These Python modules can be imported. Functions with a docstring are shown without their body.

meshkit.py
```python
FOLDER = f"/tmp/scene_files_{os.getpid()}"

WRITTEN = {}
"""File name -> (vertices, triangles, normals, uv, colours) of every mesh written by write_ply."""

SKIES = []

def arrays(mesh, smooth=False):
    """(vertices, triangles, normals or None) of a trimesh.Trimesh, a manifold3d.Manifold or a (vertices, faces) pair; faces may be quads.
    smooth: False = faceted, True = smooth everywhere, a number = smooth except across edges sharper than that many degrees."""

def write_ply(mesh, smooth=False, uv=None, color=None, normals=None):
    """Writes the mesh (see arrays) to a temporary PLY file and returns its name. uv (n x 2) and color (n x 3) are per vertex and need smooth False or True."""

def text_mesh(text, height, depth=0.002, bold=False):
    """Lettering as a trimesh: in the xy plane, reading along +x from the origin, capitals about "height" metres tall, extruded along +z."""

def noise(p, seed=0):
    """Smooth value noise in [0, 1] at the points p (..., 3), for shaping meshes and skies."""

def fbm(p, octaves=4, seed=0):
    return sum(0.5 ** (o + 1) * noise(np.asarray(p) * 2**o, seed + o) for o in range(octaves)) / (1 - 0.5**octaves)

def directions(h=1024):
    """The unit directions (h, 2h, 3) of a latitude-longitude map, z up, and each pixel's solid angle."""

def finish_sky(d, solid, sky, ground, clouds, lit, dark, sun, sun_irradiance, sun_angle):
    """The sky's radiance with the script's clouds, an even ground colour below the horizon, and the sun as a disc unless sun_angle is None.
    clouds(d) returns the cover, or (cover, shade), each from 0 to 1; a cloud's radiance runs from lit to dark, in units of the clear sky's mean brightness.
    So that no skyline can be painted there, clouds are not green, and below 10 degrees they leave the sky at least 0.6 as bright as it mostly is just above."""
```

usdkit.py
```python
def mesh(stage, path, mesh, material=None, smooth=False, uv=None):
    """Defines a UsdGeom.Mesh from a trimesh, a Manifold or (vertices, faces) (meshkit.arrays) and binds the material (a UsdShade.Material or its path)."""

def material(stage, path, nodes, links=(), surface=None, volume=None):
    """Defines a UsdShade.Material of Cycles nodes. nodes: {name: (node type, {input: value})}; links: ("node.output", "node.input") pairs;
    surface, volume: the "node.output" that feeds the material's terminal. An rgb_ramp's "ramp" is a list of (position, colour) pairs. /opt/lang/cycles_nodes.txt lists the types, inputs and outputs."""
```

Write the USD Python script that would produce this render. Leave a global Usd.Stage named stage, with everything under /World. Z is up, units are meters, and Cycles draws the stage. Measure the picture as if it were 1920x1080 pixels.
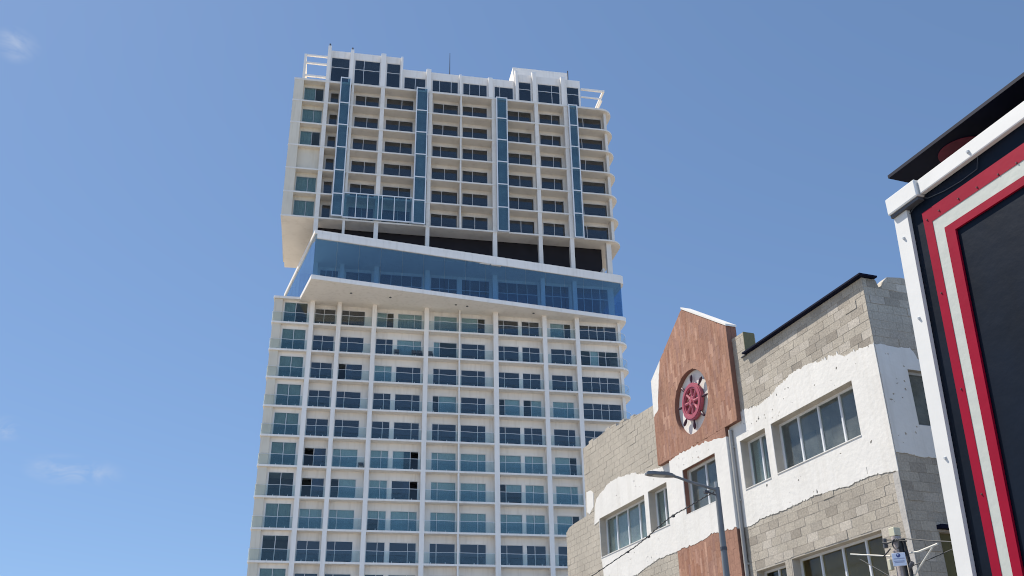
import math, random
import numpy as np
import trimesh
import usdkit
import meshkit
from pxr import Usd, UsdGeom, UsdLux, UsdShade, Sdf, Gf, Vt
from shapely.geometry import Polygon, box as sbox, Point
from shapely.ops import unary_union

stage = Usd.Stage.CreateInMemory()
UsdGeom.SetStageUpAxis(stage, UsdGeom.Tokens.z)
UsdGeom.SetStageMetersPerUnit(stage, 1.0)
stage.SetDefaultPrim(UsdGeom.Xform.Define(stage, '/World').GetPrim())
UsdGeom.Scope.Define(stage, '/World/Looks')

# ---------------------------------------------------------------- camera, sky, sun, exposure
CAM_Z, PITCH, ROLL, FPX = 1.6, 0.4599, -0.0187, 1844.38
SUN_AZ, SUN_EL = math.radians(-59.0), math.radians(58.0)
SKY_STRENGTH, SUN_INTENSITY, EXPOSURE = 0.106, 1.25, 0.42

fw = np.array([0, math.cos(PITCH), math.sin(PITCH)])
rt0 = np.array([1.0, 0, 0]); up0 = np.cross(rt0, fw)
rt = math.cos(ROLL) * rt0 + math.sin(ROLL) * up0
up = -math.sin(ROLL) * rt0 + math.cos(ROLL) * up0
cam = UsdGeom.Camera.Define(stage, '/World/Camera')
M = Gf.Matrix4d(1)
for i, v in enumerate((rt, up, -fw)):
    M.SetRow3(i, Gf.Vec3d(*map(float, v)))
M.SetTranslateOnly(Gf.Vec3d(0, 0, CAM_Z))
cam.AddTransformOp().Set(M)
cam.CreateHorizontalApertureAttr(36.0)
cam.CreateVerticalApertureAttr(20.25)
cam.CreateFocalLengthAttr(36.0 * FPX / 1920)
cam.CreateClippingRangeAttr(Gf.Vec2f(0.05, 20000))
cam.CreateExposureAttr(EXPOSURE)

sun_dir = np.array([math.sin(SUN_AZ) * math.cos(SUN_EL), math.cos(SUN_AZ) * math.cos(SUN_EL), math.sin(SUN_EL)])
# faint cloud wisps: direction, and the inverse of their angular half sizes
WISPS = [((-0.4356, 0.6823, 0.5871), (42.0, 42.0, 60.0)), ((-0.4050, 0.8776, 0.2565), (19.0, 19.0, 60.0)), ((-0.4550, 0.8430, 0.2865), (55.0, 55.0, 75.0))]
usdkit.material(stage, '/World/Looks/sky_look', {
    "sky": ("sky_texture", {"sky_type": "single_scattering", "sun_disc": False, "sun_elevation": SUN_EL,
                            "sun_rotation": math.atan2(sun_dir[0], sun_dir[1]), "altitude": 5.0, "air_density": 0.80,
                            "aerosol_density": 0.30, "ozone_density": 3.0}),
    "tc": ("texture_coordinate", {}),
    "mp": ("mapping", {"scale": (26.0, 26.0, 60.0)}),
    "n": ("noise_texture", {"scale": 1.0, "detail": 6.0, "roughness": 0.6, "distortion": 0.8}),
    "m1": ("map_range", {"from_min": 0.40, "from_max": 0.78, "to_min": 0.0, "to_max": 1.0, "clamp": True}),
    **{f"s{i}": ("vector_math", {"math_type": "subtract", "vector2": d}) for i, (d, _) in enumerate(WISPS)},
    **{f"k{i}": ("vector_math", {"math_type": "multiply", "vector2": k}) for i, (_, k) in enumerate(WISPS)},
    **{f"l{i}": ("vector_math", {"math_type": "length"}) for i in range(len(WISPS))},
    **{f"r{i}": ("map_range", {"range_type": "smoothstep", "from_min": 1.0, "from_max": 0.0, "to_min": 0.0, "to_max": 1.0, "clamp": True}) for i in range(len(WISPS))},
    "a0": ("math", {"math_type": "maximum"}), "a1": ("math", {"math_type": "maximum"}),
    "mul": ("math", {"math_type": "multiply"}), "mul2": ("math", {"math_type": "multiply", "value2": 0.85}),
    "gam": ("gamma", {"gamma": 0.60}), "tint": ("mix", {"mix_type": "multiply", "fac": 1.0, "color2": (1.14, 1.46, 1.86)}),
    "cloud": ("mix", {"mix_type": "mix", "color2": (4.2, 4.7, 5.6)}),
    "bg": ("background_shader", {"strength": SKY_STRENGTH})},
    [("tc.generated", "mp.vector"), ("mp.vector", "n.vector"), ("n.fac", "m1.value"),
     *[p for i in range(len(WISPS)) for p in (("tc.generated", f"s{i}.vector1"), (f"s{i}.vector", f"k{i}.vector1"), (f"k{i}.vector", f"l{i}.vector1"), (f"l{i}.value", f"r{i}.value"))],
     ("r0.result", "a0.value1"), ("r1.result", "a0.value2"), ("a0.value", "a1.value1"), ("r2.result", "a1.value2"),
     ("a1.value", "mul.value1"), ("m1.result", "mul.value2"), ("mul.value", "mul2.value1"), ("mul2.value", "cloud.fac"), ("sky.color", "gam.color"), ("gam.color", "tint.color1"), ("tint.color", "cloud.color1"), ("cloud.color", "bg.color")],
    surface="bg.background")
sky = UsdLux.DomeLight.Define(stage, '/World/sky')
UsdShade.MaterialBindingAPI.Apply(sky.GetPrim()).Bind(UsdShade.Material.Get(stage, '/World/Looks/sky_look'))
sky.GetPrim().SetCustomDataByKey('kind', 'structure')
sun = UsdLux.DistantLight.Define(stage, '/World/sun')
sun.CreateIntensityAttr(SUN_INTENSITY); sun.CreateAngleAttr(0.53); sun.CreateNormalizeAttr(True)
sun.CreateColorAttr(Gf.Vec3f(1.0, 0.94, 0.85))
zx = np.cross([0, 0, 1.0], sun_dir); zx /= np.linalg.norm(zx); zy = np.cross(sun_dir, zx)
SM = Gf.Matrix4d(1)
for i, v in enumerate((zx, zy, sun_dir)):
    SM.SetRow3(i, Gf.Vec3d(*map(float, v)))
sun.AddTransformOp().Set(SM)

# ---------------------------------------------------------------- helpers
names = {}


def numbered(path):
    k = names.get(path, -1) + 1
    names[path] = k
    return path if k == 0 else f"{path}_{k:03d}"


def tag(prim, label=None, cat=None, group=None, kind=None):
    p = prim.GetPrim()
    for k, v in (('label', label), ('category', cat), ('group', group), ('kind', kind)):
        if v:
            p.SetCustomDataByKey(k, v)
    return prim


class MB:
    """collects boxes, prisms and tubes; build() makes them one mesh"""

    def __init__(s):
        s.v, s.f, s.n = [], [], 0

    def add(s, v, f):
        v = np.asarray(v, float); f = np.asarray(f, int)
        s.v.append(v); s.f.append(f + s.n); s.n += len(v)
        return s

    def tm(s, m):
        return s.add(m.vertices, m.faces)

    def box(s, x0, x1, y0, y1, z0, z1):
        v = [(x, y, z) for x in (min(x0, x1), max(x0, x1)) for y in (min(y0, y1), max(y0, y1)) for z in (min(z0, z1), max(z0, z1))]
        f = [(0, 1, 3), (0, 3, 2), (4, 6, 7), (4, 7, 5), (0, 4, 5), (0, 5, 1), (2, 3, 7), (2, 7, 6), (0, 2, 6), (0, 6, 4), (1, 5, 7), (1, 7, 3)]
        return s.add(v, f)

    def cbox(s, x0, x1, y0, y1, z0, z1, c=0.006):
        p = []
        for x, sx in ((x0, 1), (x1, -1)):
            for y, sy in ((y0, 1), (y1, -1)):
                for z, sz in ((z0, 1), (z1, -1)):
                    p += [(x + sx * c, y + sy * c, z), (x + sx * c, y, z + sz * c), (x, y + sy * c, z + sz * c)]
        return s.tm(trimesh.convex.convex_hull(np.array(p)))

    def prism(s, poly, a, b, axis='y'):
        """poly in (x,z) extruded in y from a to b (axis y), in (x,y) from z=a to b (axis z), in (y,z) from x=a to b (axis x)"""
        lo, hi = min(a, b), max(a, b)
        for g in getattr(poly, 'geoms', [poly]):
            if g.is_empty or g.geom_type != 'Polygon' or g.area < 1e-6:
                continue
            m = trimesh.creation.extrude_polygon(g, hi - lo, engine='earcut')
            v = np.array(m.vertices)
            if axis == 'y':
                v = np.stack([v[:, 0], hi - v[:, 2], v[:, 1]], 1)
            elif axis == 'z':
                v = v + [0, 0, lo]
            else:
                v = np.stack([lo + v[:, 2], v[:, 0], v[:, 1]], 1)
            s.add(v, m.faces)
        return s

    def tube(s, pts, r, sides=8):
        pts = np.asarray(pts, float)
        r = np.broadcast_to(np.asarray(r, float), (len(pts),))
        t = np.gradient(pts, axis=0); t /= np.linalg.norm(t, axis=1, keepdims=True) + 1e-12
        ref = np.array([0, 0, 1.0]) if abs(t[0][2]) < 0.9 else np.array([1.0, 0, 0])
        a = np.cross(t, ref); a /= np.linalg.norm(a, axis=1, keepdims=True) + 1e-12
        b = np.cross(t, a)
        ang = np.arange(sides) * 2 * np.pi / sides
        v = (pts[:, None] + r[:, None, None] * (np.cos(ang)[None, :, None] * a[:, None] + np.sin(ang)[None, :, None] * b[:, None])).reshape(-1, 3)
        f = []
        n = len(pts)
        for i in range(n - 1):
            for j in range(sides):
                k = (j + 1) % sides
                f += [(i * sides + j, (i + 1) * sides + j, (i + 1) * sides + k), (i * sides + j, (i + 1) * sides + k, i * sides + k)]
        c0, c1 = len(v), len(v) + 1
        v = np.vstack([v, pts[0], pts[-1]])
        for j in range(sides):
            k = (j + 1) % sides
            f += [(c0, j, k), (c1, (n - 1) * sides + k, (n - 1) * sides + j)]
        return s.add(v, [(p, r_, q) for p, q, r_ in f])

    def mesh(s):
        return np.vstack(s.v), np.vstack(s.f)

    def build(s, name, m, parent='/World', smooth=False):
        base = parent if isinstance(parent, str) else str(parent.GetPath())
        return usdkit.mesh(stage, numbered(f"{base}/{name}"), s.mesh(), m, smooth=smooth)


def thing(name, label, cat, loc=(0, 0, 0), rotz=0.0, group=None):
    x = UsdGeom.Xform.Define(stage, numbered('/World/' + name))
    x.AddTranslateOp().Set(Gf.Vec3d(*map(float, loc)))
    x.AddRotateZOp().Set(float(math.degrees(rotz)))
    return tag(x, label, cat, group)


# ---------------------------------------------------------------- materials
def paint(name, color, rough=0.6, var=0.06, scale=0.6, dirt=0.0, dirt_col=(0.25, 0.22, 0.18), bump=0.0, bscale=30.0, streak=False, spec=0.4):
    """painted surface with broad tone variation, optional vertical dirt streaks"""
    nodes = {
        "tc": ("texture_coordinate", {}),
        "n1": ("noise_texture", {"scale": scale, "detail": 5.0, "roughness": 0.6}),
        "r1": ("map_range", {"from_min": 0.3, "from_max": 0.7, "to_min": 1 - var, "to_max": 1 + var * 0.5}),
        "hs": ("hsv", {"color": color}),
        "mp": ("mapping", {"scale": (1.6, 1.6, 0.12) if streak else (0.7, 0.7, 0.7)}),
        "n2": ("noise_texture", {"scale": 1.4, "detail": 7.0, "roughness": 0.68}),
        "r2": ("map_range", {"from_min": 0.50, "from_max": 0.78, "to_min": 0.0, "to_max": dirt, "clamp": True}),
        "mx": ("mix", {"mix_type": "mix", "color2": dirt_col}),
        "n3": ("noise_texture", {"scale": bscale, "detail": 4.0}),
        "b": ("bump", {"strength": bump, "distance": 0.02}),
        "p": ("principled_bsdf", {"roughness": rough, "specular_ior_level": spec})}
    links = [("tc.object", "n1.vector"), ("n1.fac", "r1.value"), ("r1.result", "hs.value"), ("hs.color", "mx.color1"), ("tc.object", "mp.vector"),
             ("mp.vector", "n2.vector"), ("n2.fac", "r2.value"), ("r2.result", "mx.fac"), ("mx.color", "p.base_color"), ("tc.object", "n3.vector"), ("n3.fac", "b.height")]
    if bump:
        links.append(("b.normal", "p.normal"))
    return usdkit.material(stage, '/World/Looks/' + name, nodes, links, surface="p.BSDF")


def varied(name, ramp, rough=0.85, grain=40.0, gvar=0.12, bump=0.3, spec=0.25):
    """one tone per block or tile, picked by object and by island, with grain"""
    return usdkit.material(stage, '/World/Looks/' + name, {
        "oi": ("object_info", {}), "ge": ("geometry", {}), "ad": ("math", {"math_type": "add"}), "fr": ("math", {"math_type": "fraction"}),
        "rp": ("rgb_ramp", {"ramp": ramp}),
        "tc": ("texture_coordinate", {}), "n": ("noise_texture", {"scale": grain, "detail": 6.0, "roughness": 0.65}),
        "n0": ("noise_texture", {"scale": 0.9, "detail": 4.0}),
        "r": ("map_range", {"from_min": 0.3, "from_max": 0.7, "to_min": 1 - gvar, "to_max": 1 + gvar}),
        "r0": ("map_range", {"from_min": 0.3, "from_max": 0.7, "to_min": 0.86, "to_max": 1.08}),
        "mu": ("math", {"math_type": "multiply"}),
        "hs": ("hsv", {}), "b": ("bump", {"strength": bump, "distance": 0.01}), "p": ("principled_bsdf", {"roughness": rough, "specular_ior_level": spec})},
        [("oi.random", "ad.value1"), ("ge.random_per_island", "ad.value2"), ("ad.value", "fr.value1"), ("fr.value", "rp.fac"), ("rp.color", "hs.color"),
         ("tc.object", "n.vector"), ("tc.object", "n0.vector"), ("n.fac", "r.value"), ("n0.fac", "r0.value"), ("r.result", "mu.value1"), ("r0.result", "mu.value2"),
         ("mu.value", "hs.value"), ("hs.color", "p.base_color"), ("n.fac", "b.height"), ("b.normal", "p.normal")], surface="p.BSDF")


def glass(name, tint, f0=0.06, gloss=(0.9, 0.95, 1.0), rough=0.02, wav=0.0):
    """thin tinted pane: what lies behind it shows through, and the sky reflects in it"""
    nodes = {"t": ("transparent_bsdf", {"color": tint}), "g": ("glossy_bsdf", {"color": gloss, "roughness": rough}),
             "lw": ("layer_weight", {"blend": 0.5}), "pw": ("math", {"math_type": "power", "value2": 5.0}),
             "f": ("math", {"math_type": "multiply_add", "value2": 1.0 - f0, "value3": f0}), "m": ("mix_closure", {})}
    links = [("lw.facing", "pw.value1"), ("pw.value", "f.value1"), ("f.value", "m.fac"), ("t.BSDF", "m.closure1"), ("g.BSDF", "m.closure2")]
    if wav:
        nodes["tc"] = ("texture_coordinate", {}); nodes["n"] = ("noise_texture", {"scale": 0.5, "detail": 1.0})
        nodes["b"] = ("bump", {"strength": wav, "distance": 0.05})
        links += [("tc.object", "n.vector"), ("n.fac", "b.height"), ("b.normal", "g.normal")]
    return usdkit.material(stage, '/World/Looks/' + name, nodes, links, surface="m.closure")


tower_white = paint('tower_white', (0.86, 0.81, 0.745), rough=0.65, var=0.08, scale=0.12, dirt=0.45, dirt_col=(0.52, 0.47, 0.40), streak=True)
tower_cream = paint('tower_cream', (0.70, 0.63, 0.51), rough=0.7, var=0.10, scale=0.2, dirt=0.5, dirt_col=(0.45, 0.38, 0.28), streak=True)
tower_soffit = paint('tower_soffit', (0.76, 0.71, 0.64), rough=0.75, var=0.10, scale=0.25, dirt=0.45, dirt_col=(0.48, 0.42, 0.34))
alu_white = paint('aluminium_white', (0.72, 0.73, 0.74), rough=0.4, var=0.02)
alu_grey = paint('aluminium_grey', (0.50, 0.53, 0.55), rough=0.4, var=0.03)
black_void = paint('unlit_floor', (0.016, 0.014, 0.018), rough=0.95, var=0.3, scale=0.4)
dark_inside = paint('dark_interior', (0.11, 0.11, 0.12), rough=0.9, var=0.2, scale=0.4)
shaft_grey = paint('shaft_grey', (0.42, 0.42, 0.42), rough=0.9, var=0.3, scale=0.5)
room_grey = paint('room_grey', (0.14, 0.135, 0.13), rough=0.9, var=0.2, scale=0.5)
curtain_look = paint('curtain_cloth', (0.80, 0.86, 0.86), rough=0.9, var=0.05, scale=3.0)
tower_glass = glass('tower_glass', (0.72, 0.80, 0.81), f0=0.06, gloss=(1.0, 0.95, 0.88), wav=0.12)
grey_curtain = paint('grey_curtain', (0.46, 0.52, 0.49), rough=0.9, var=0.12, scale=2.0)
dark_glass = glass('dark_glass', (0.54, 0.61, 0.68), f0=0.10, gloss=(1.0, 0.97, 0.92), wav=0.12)
rail_glass = glass('rail_glass', (0.87, 0.92, 0.92), f0=0.035)
teal_glass = glass('teal_glass', (0.58, 0.72, 0.76), f0=0.11, wav=0.1)
gallery_glass = glass('gallery_glass', (0.60, 0.75, 0.87), f0=0.1, wav=0.08)
bracket_dark = paint('bracket_dark', (0.08, 0.08, 0.09), rough=0.5)
block_look = varied('concrete_block', [(0, (0.32, 0.28, 0.23)), (0.2, (0.44, 0.39, 0.32)), (0.5, (0.47, 0.42, 0.345)), (0.75, (0.39, 0.345, 0.285)), (0.9, (0.54, 0.485, 0.41)), (1, (0.36, 0.32, 0.265))], bump=0.9, grain=22.0, gvar=0.22)
mortar_look = paint('mortar', (0.47, 0.425, 0.36), rough=0.95, var=0.15, scale=2.0, dirt=0.3, dirt_col=(0.26, 0.24, 0.2), bump=0.4, bscale=25)
plaster_look = paint('white_plaster', (0.79, 0.76, 0.705), rough=0.8, var=0.06, scale=1.2, dirt=0.50, dirt_col=(0.58, 0.54, 0.47), bump=0.35, bscale=9, streak=True)
corner_look = paint('corner_cement', (0.50, 0.47, 0.43), rough=0.9, var=0.12, scale=3, bump=0.4, bscale=20)
tile_look = varied('clay_tile', [(0, (0.30, 0.145, 0.095)), (0.2, (0.38, 0.195, 0.13)), (0.45, (0.40, 0.215, 0.14)), (0.65, (0.33, 0.175, 0.13)), (0.85, (0.50, 0.29, 0.205)), (1, (0.33, 0.16, 0.10))], bump=0.3, grain=12, gvar=0.16)
tile_back = paint('tile_backing', (0.24, 0.115, 0.08), rough=0.85, var=0.15, scale=2)
grey_concrete = paint('grey_concrete', (0.36, 0.35, 0.33), rough=0.9, var=0.15, scale=1.0, dirt=0.4, dirt_col=(0.2, 0.19, 0.17), bump=0.3)
roof_dark = paint('roof_dark', (0.008, 0.010, 0.028), rough=0.8, var=0.2, spec=0.1)
bld_glass = usdkit.material(stage, '/World/Looks/building_glass', {
    "t": ("transparent_bsdf", {"color": (0.70, 0.76, 0.74)}), "g": ("glossy_bsdf", {"color": (1.0, 1.0, 0.97), "roughness": 0.06}), "f": ("math", {"math_type": "multiply_add", "value2": 0.95, "value3": 0.05}), "lw": ("layer_weight", {"blend": 0.5}), "pw": ("math", {"math_type": "power", "value2": 5.0}),
    "d": ("diffuse_bsdf", {"color": (0.40, 0.42, 0.40)}), "tc": ("texture_coordinate", {}), "n": ("noise_texture", {"scale": 2.2, "detail": 6.0}),
    "r": ("map_range", {"from_min": 0.3, "from_max": 0.7, "to_min": 0.10, "to_max": 0.22}),
    "m1": ("mix_closure", {}), "m": ("mix_closure", {})},
    [("tc.object", "n.vector"), ("n.fac", "r.value"), ("r.result", "m1.fac"), ("t.BSDF", "m1.closure1"), ("d.BSDF", "m1.closure2"), ("lw.facing", "pw.value1"), ("pw.value", "f.value1"), ("f.value", "m.fac"), ("m1.closure", "m.closure1"), ("g.BSDF", "m.closure2")], surface="m.closure")
olive_glass = glass('olive_glass', (0.78, 0.74, 0.58), f0=0.035, rough=0.08)
bld_curtain = paint('building_curtain', (0.80, 0.86, 0.84), rough=0.9, var=0.1, scale=6)
olive_board = paint('olive_board', (0.16, 0.145, 0.07), rough=0.6, var=0.15, scale=3)
brown_board = paint('brown_board', (0.40, 0.35, 0.22), rough=0.7, var=0.25, scale=1.5)
blue_sheet = paint('blue_sheet', (0.06, 0.13, 0.20), rough=0.6, var=0.1)
wheel_red = paint('wheel_red', (0.42, 0.09, 0.12), rough=0.45, var=0.1, scale=4, dirt=0.2, dirt_col=(0.5, 0.25, 0.25), bump=0.2)
wheel_dark = paint('wheel_dark', (0.06, 0.022, 0.035), rough=0.5, var=0.1, scale=4)
navy_paint = paint('navy_paint', (0.002, 0.006, 0.015), rough=0.45, var=0.4, scale=3, dirt=0.40, dirt_col=(0.010, 0.017, 0.029), bump=0.10, bscale=14, streak=True, spec=0.16)
navy_roof = paint('navy_roof', (0.006, 0.008, 0.024), rough=0.6, var=0.3, scale=4, dirt=0.12, dirt_col=(0.09, 0.08, 0.10), spec=0.15)
kiosk_red = paint('kiosk_red', (0.31, 0.003, 0.024), rough=0.45, var=0.12, scale=5, dirt=0.15, dirt_col=(0.22, 0.012, 0.028), bump=0.06, bscale=16, spec=0.15)
kiosk_stripe = paint('kiosk_stripe', (0.52, 0.54, 0.49), rough=0.5, var=0.06, scale=5, dirt=0.2, dirt_col=(0.42, 0.44, 0.4), bump=0.1, bscale=20)
kiosk_white = paint('kiosk_white', (0.75, 0.74, 0.71), rough=0.5, var=0.04, scale=4, dirt=0.22, dirt_col=(0.55, 0.53, 0.48), bump=0.05, bscale=10)
bolt_look = paint('bolt', (0.12, 0.05, 0.05), rough=0.5)
steel_grey = paint('galvanised_steel', (0.17, 0.18, 0.19), rough=0.5, var=0.15, scale=3, spec=0.6)
lens_look = paint('lamp_lens', (0.42, 0.43, 0.42), rough=0.25)
cable_look = paint('black_cable', (0.03, 0.03, 0.032), rough=0.6)
pole_concrete = paint('pole_concrete', (0.46, 0.40, 0.38), rough=0.9, var=0.15, scale=3, bump=0.2)
beige_box = paint('beige_box', (0.60, 0.57, 0.42), rough=0.5, var=0.05)
bar_look = paint('cross_bar', (0.62, 0.58, 0.50), rough=0.5, var=0.1, scale=5)
sign_white = paint('sign_white', (0.74, 0.75, 0.82), rough=0.4, var=0.03)
sign_blue = paint('sign_blue', (0.06, 0.08, 0.22), rough=0.4)
sign_line = paint('sign_line', (0.38, 0.40, 0.52), rough=0.4)
asphalt = paint('asphalt', (0.055, 0.055, 0.057), rough=0.9, var=0.2, scale=0.8, dirt=0.3, dirt_col=(0.1, 0.1, 0.095), bump=0.3, bscale=60)
paving = paint('paving', (0.24, 0.23, 0.215), rough=0.9, var=0.12, scale=0.7, dirt=0.35, dirt_col=(0.25, 0.23, 0.2), bump=0.2, bscale=40)
ground_look = paint('ground_sand', (0.355, 0.32, 0.27), rough=0.95, var=0.15, scale=0.02, dirt=0.2, dirt_col=(0.25, 0.23, 0.19))
line_paint = paint('road_line', (0.70, 0.69, 0.62), rough=0.7, var=0.1, scale=3, dirt=0.3, dirt_col=(0.3, 0.3, 0.28))

# ================================================================ ground, road, pavements (street frame: x along the street, y into the corner building)
AZB = -0.3576 + math.pi
ROT_B = math.pi / 2 - AZB
nB = np.array([-0.93673959, -0.35002707, 0.0])
OB = -nB * 14.2
g = MB()
g.add([(-6000, -6000, 0), (6000, -6000, 0), (6000, 6000, 0), (-6000, 6000, 0)], [(0, 1, 2), (0, 2, 3)])
tag(g.build('ground', ground_look), kind='structure')


def street_mesh(name, b, m, kind='structure'):
    x = b.build(name, m)
    x.AddTranslateOp().Set(Gf.Vec3d(*map(float, OB))); x.AddRotateZOp().Set(math.degrees(ROT_B))
    return tag(x, kind=kind)


street_mesh('road', MB().box(-70, 60, -9.5, -5.0, -0.05, 0.006), asphalt)
street_mesh('pavement', MB().box(-70, 60, -4.86, 0.02, -0.05, 0.13), paving)
street_mesh('pavement', MB().box(-70, 60, -24.0, -9.64, -0.05, 0.13), paving)
street_mesh('kerb', MB().box(-70, 60, -5.0, -4.86, -0.05, 0.145), grey_concrete)
street_mesh('kerb', MB().box(-70, 60, -9.64, -9.5, -0.05, 0.145), grey_concrete)
mk = MB()
for k in range(-16, 15):
    mk.box(k * 4.0, k * 4.0 + 2.0, -7.31, -7.19, 0.0, 0.010)
street_mesh('road_marking', mk, line_paint)

# ================================================================ hotel tower (local x along the facade to the right, y into the building, z up; Z0 = slab 0)
TO = np.array([-22.20101, 98.05913]); TZ = 44.79371 + CAM_Z
ROT_T = math.pi / 2 - 1.3758
tower = thing('hotel_tower', 'tall white hotel tower with skewed blue glass gallery between its two blocks', 'tower', (TO[0], TO[1], 0), ROT_T)
tower_path = str(tower.GetPath())
V = lambda v: TZ + v
LOW, UPP = 3.201, 3.27
low_top = lambda k: -LOW * k           # slab tops, lower block
upp_top = lambda k: 13.43 + UPP * k    # slab tops, upper block
DEPTH = 13.0


def rounded_plan(x0, x1, y0, y1, rl, rr):
    """plan polygon with rounded front corners"""
    p = []
    for a in np.linspace(0, math.pi / 2, 9):
        p.append((x0 + rl - rl * math.cos(a), y0 + rl - rl * math.sin(a)))
    for a in np.linspace(0, math.pi / 2, 11):
        p.append((x1 - rr + rr * math.sin(a), y0 + rr - rr * math.cos(a)))
    p += [(x1 - 0.2, y1), (x0 + 0.2, y1)]
    return Polygon(p)


plan_low = rounded_plan(-4.12, 36.45, 0, DEPTH, 0.15, 1.5)
plan_upp = rounded_plan(-4.27, 36.6, 0, DEPTH, 0.05, 1.7)
for k in range(0, 14):
    MB().prism(plan_low, V(low_top(k)) - 0.2, V(low_top(k)), 'z').build('floor_slab', tower_white, tower)
MB().prism(plan_low, V(2.98) - 0.2, V(2.98) + 0.06, 'z').build('floor_slab', tower_white, tower)
for k in range(0, 7):
    t = 0.2 if k < 6 else 0.28
    MB().prism(plan_upp, V(upp_top(k)) - t, V(upp_top(k)), 'z').build('floor_slab', tower_soffit, tower)

# columns: left edge, width
low_cols = [(-0.12, 0.5), (2.86, 0.46), (6.72, 0.48), (12.55, 0.5), (20.40, 0.55), (26.12, 0.5), (29.98, 0.5)]
upp_cols = [(-0.5, 0.5), (2.75, 0.3), (6.38, 0.5), (12.42, 0.45), (20.45, 0.5), (26.02, 0.48), (29.9, 0.5)]
for x, w in low_cols:
    MB().box(x, x + w, -0.012, 0.75, 0, V(2.75)).build('column', tower_white, tower)
for x, w in upp_cols:
    MB().box(x, x + w, 0.03, 0.7, V(8.62), V(33.0)).build('column', tower_soffit, tower)
MB().box(34.55, 35.15, 0.5, 1.1, V(8.62), V(13.25)).build('column', tower_soffit, tower)
# thin party walls between paired rooms
MB().box(16.42, 16.6, 0.02, 1.6, V(13.4), V(33.0)).build('party_wall', tower_soffit, tower)
MB().box(16.45, 16.62, 0.02, 1.2, 0, V(2.75)).build('party_wall', tower_white, tower)
# corner walls: chamfered left end wall, right end walls
MB().box(-4.02, -3.1, 0.14, DEPTH - 1, 0, V(2.75)).build('end_wall', tower_cream, tower)
MB().box(-4.24, -3.1, 0.02, 1.2, V(13.44), V(33.0)).box(-4.24, -3.9, 1.2, DEPTH - 1, V(13.44), V(33.0)).build('end_wall', tower_cream, tower)
MB().box(35.28, 35.62, 0.62, DEPTH - 1, 0, V(2.75)).build('end_wall', tower_white, tower)
MB().box(35.38, 35.72, 0.62, DEPTH - 1, V(13.44), V(33.0)).build('end_wall', tower_soffit, tower)
# dark core that closes the rooms
MB().box(-3.7, 35.3, 4.6, DEPTH - 0.5, 0, V(2.7)).build('core_wall', dark_inside, tower)
MB().box(-3.7, 35.3, 4.6, DEPTH - 0.5, V(13.45), V(32.7)).build('core_wall', dark_inside, tower)
MB().box(1.8, 33.5, 5.2, DEPTH - 0.5, V(8.7), V(13.2)).build('core_wall', dark_inside, tower)


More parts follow.
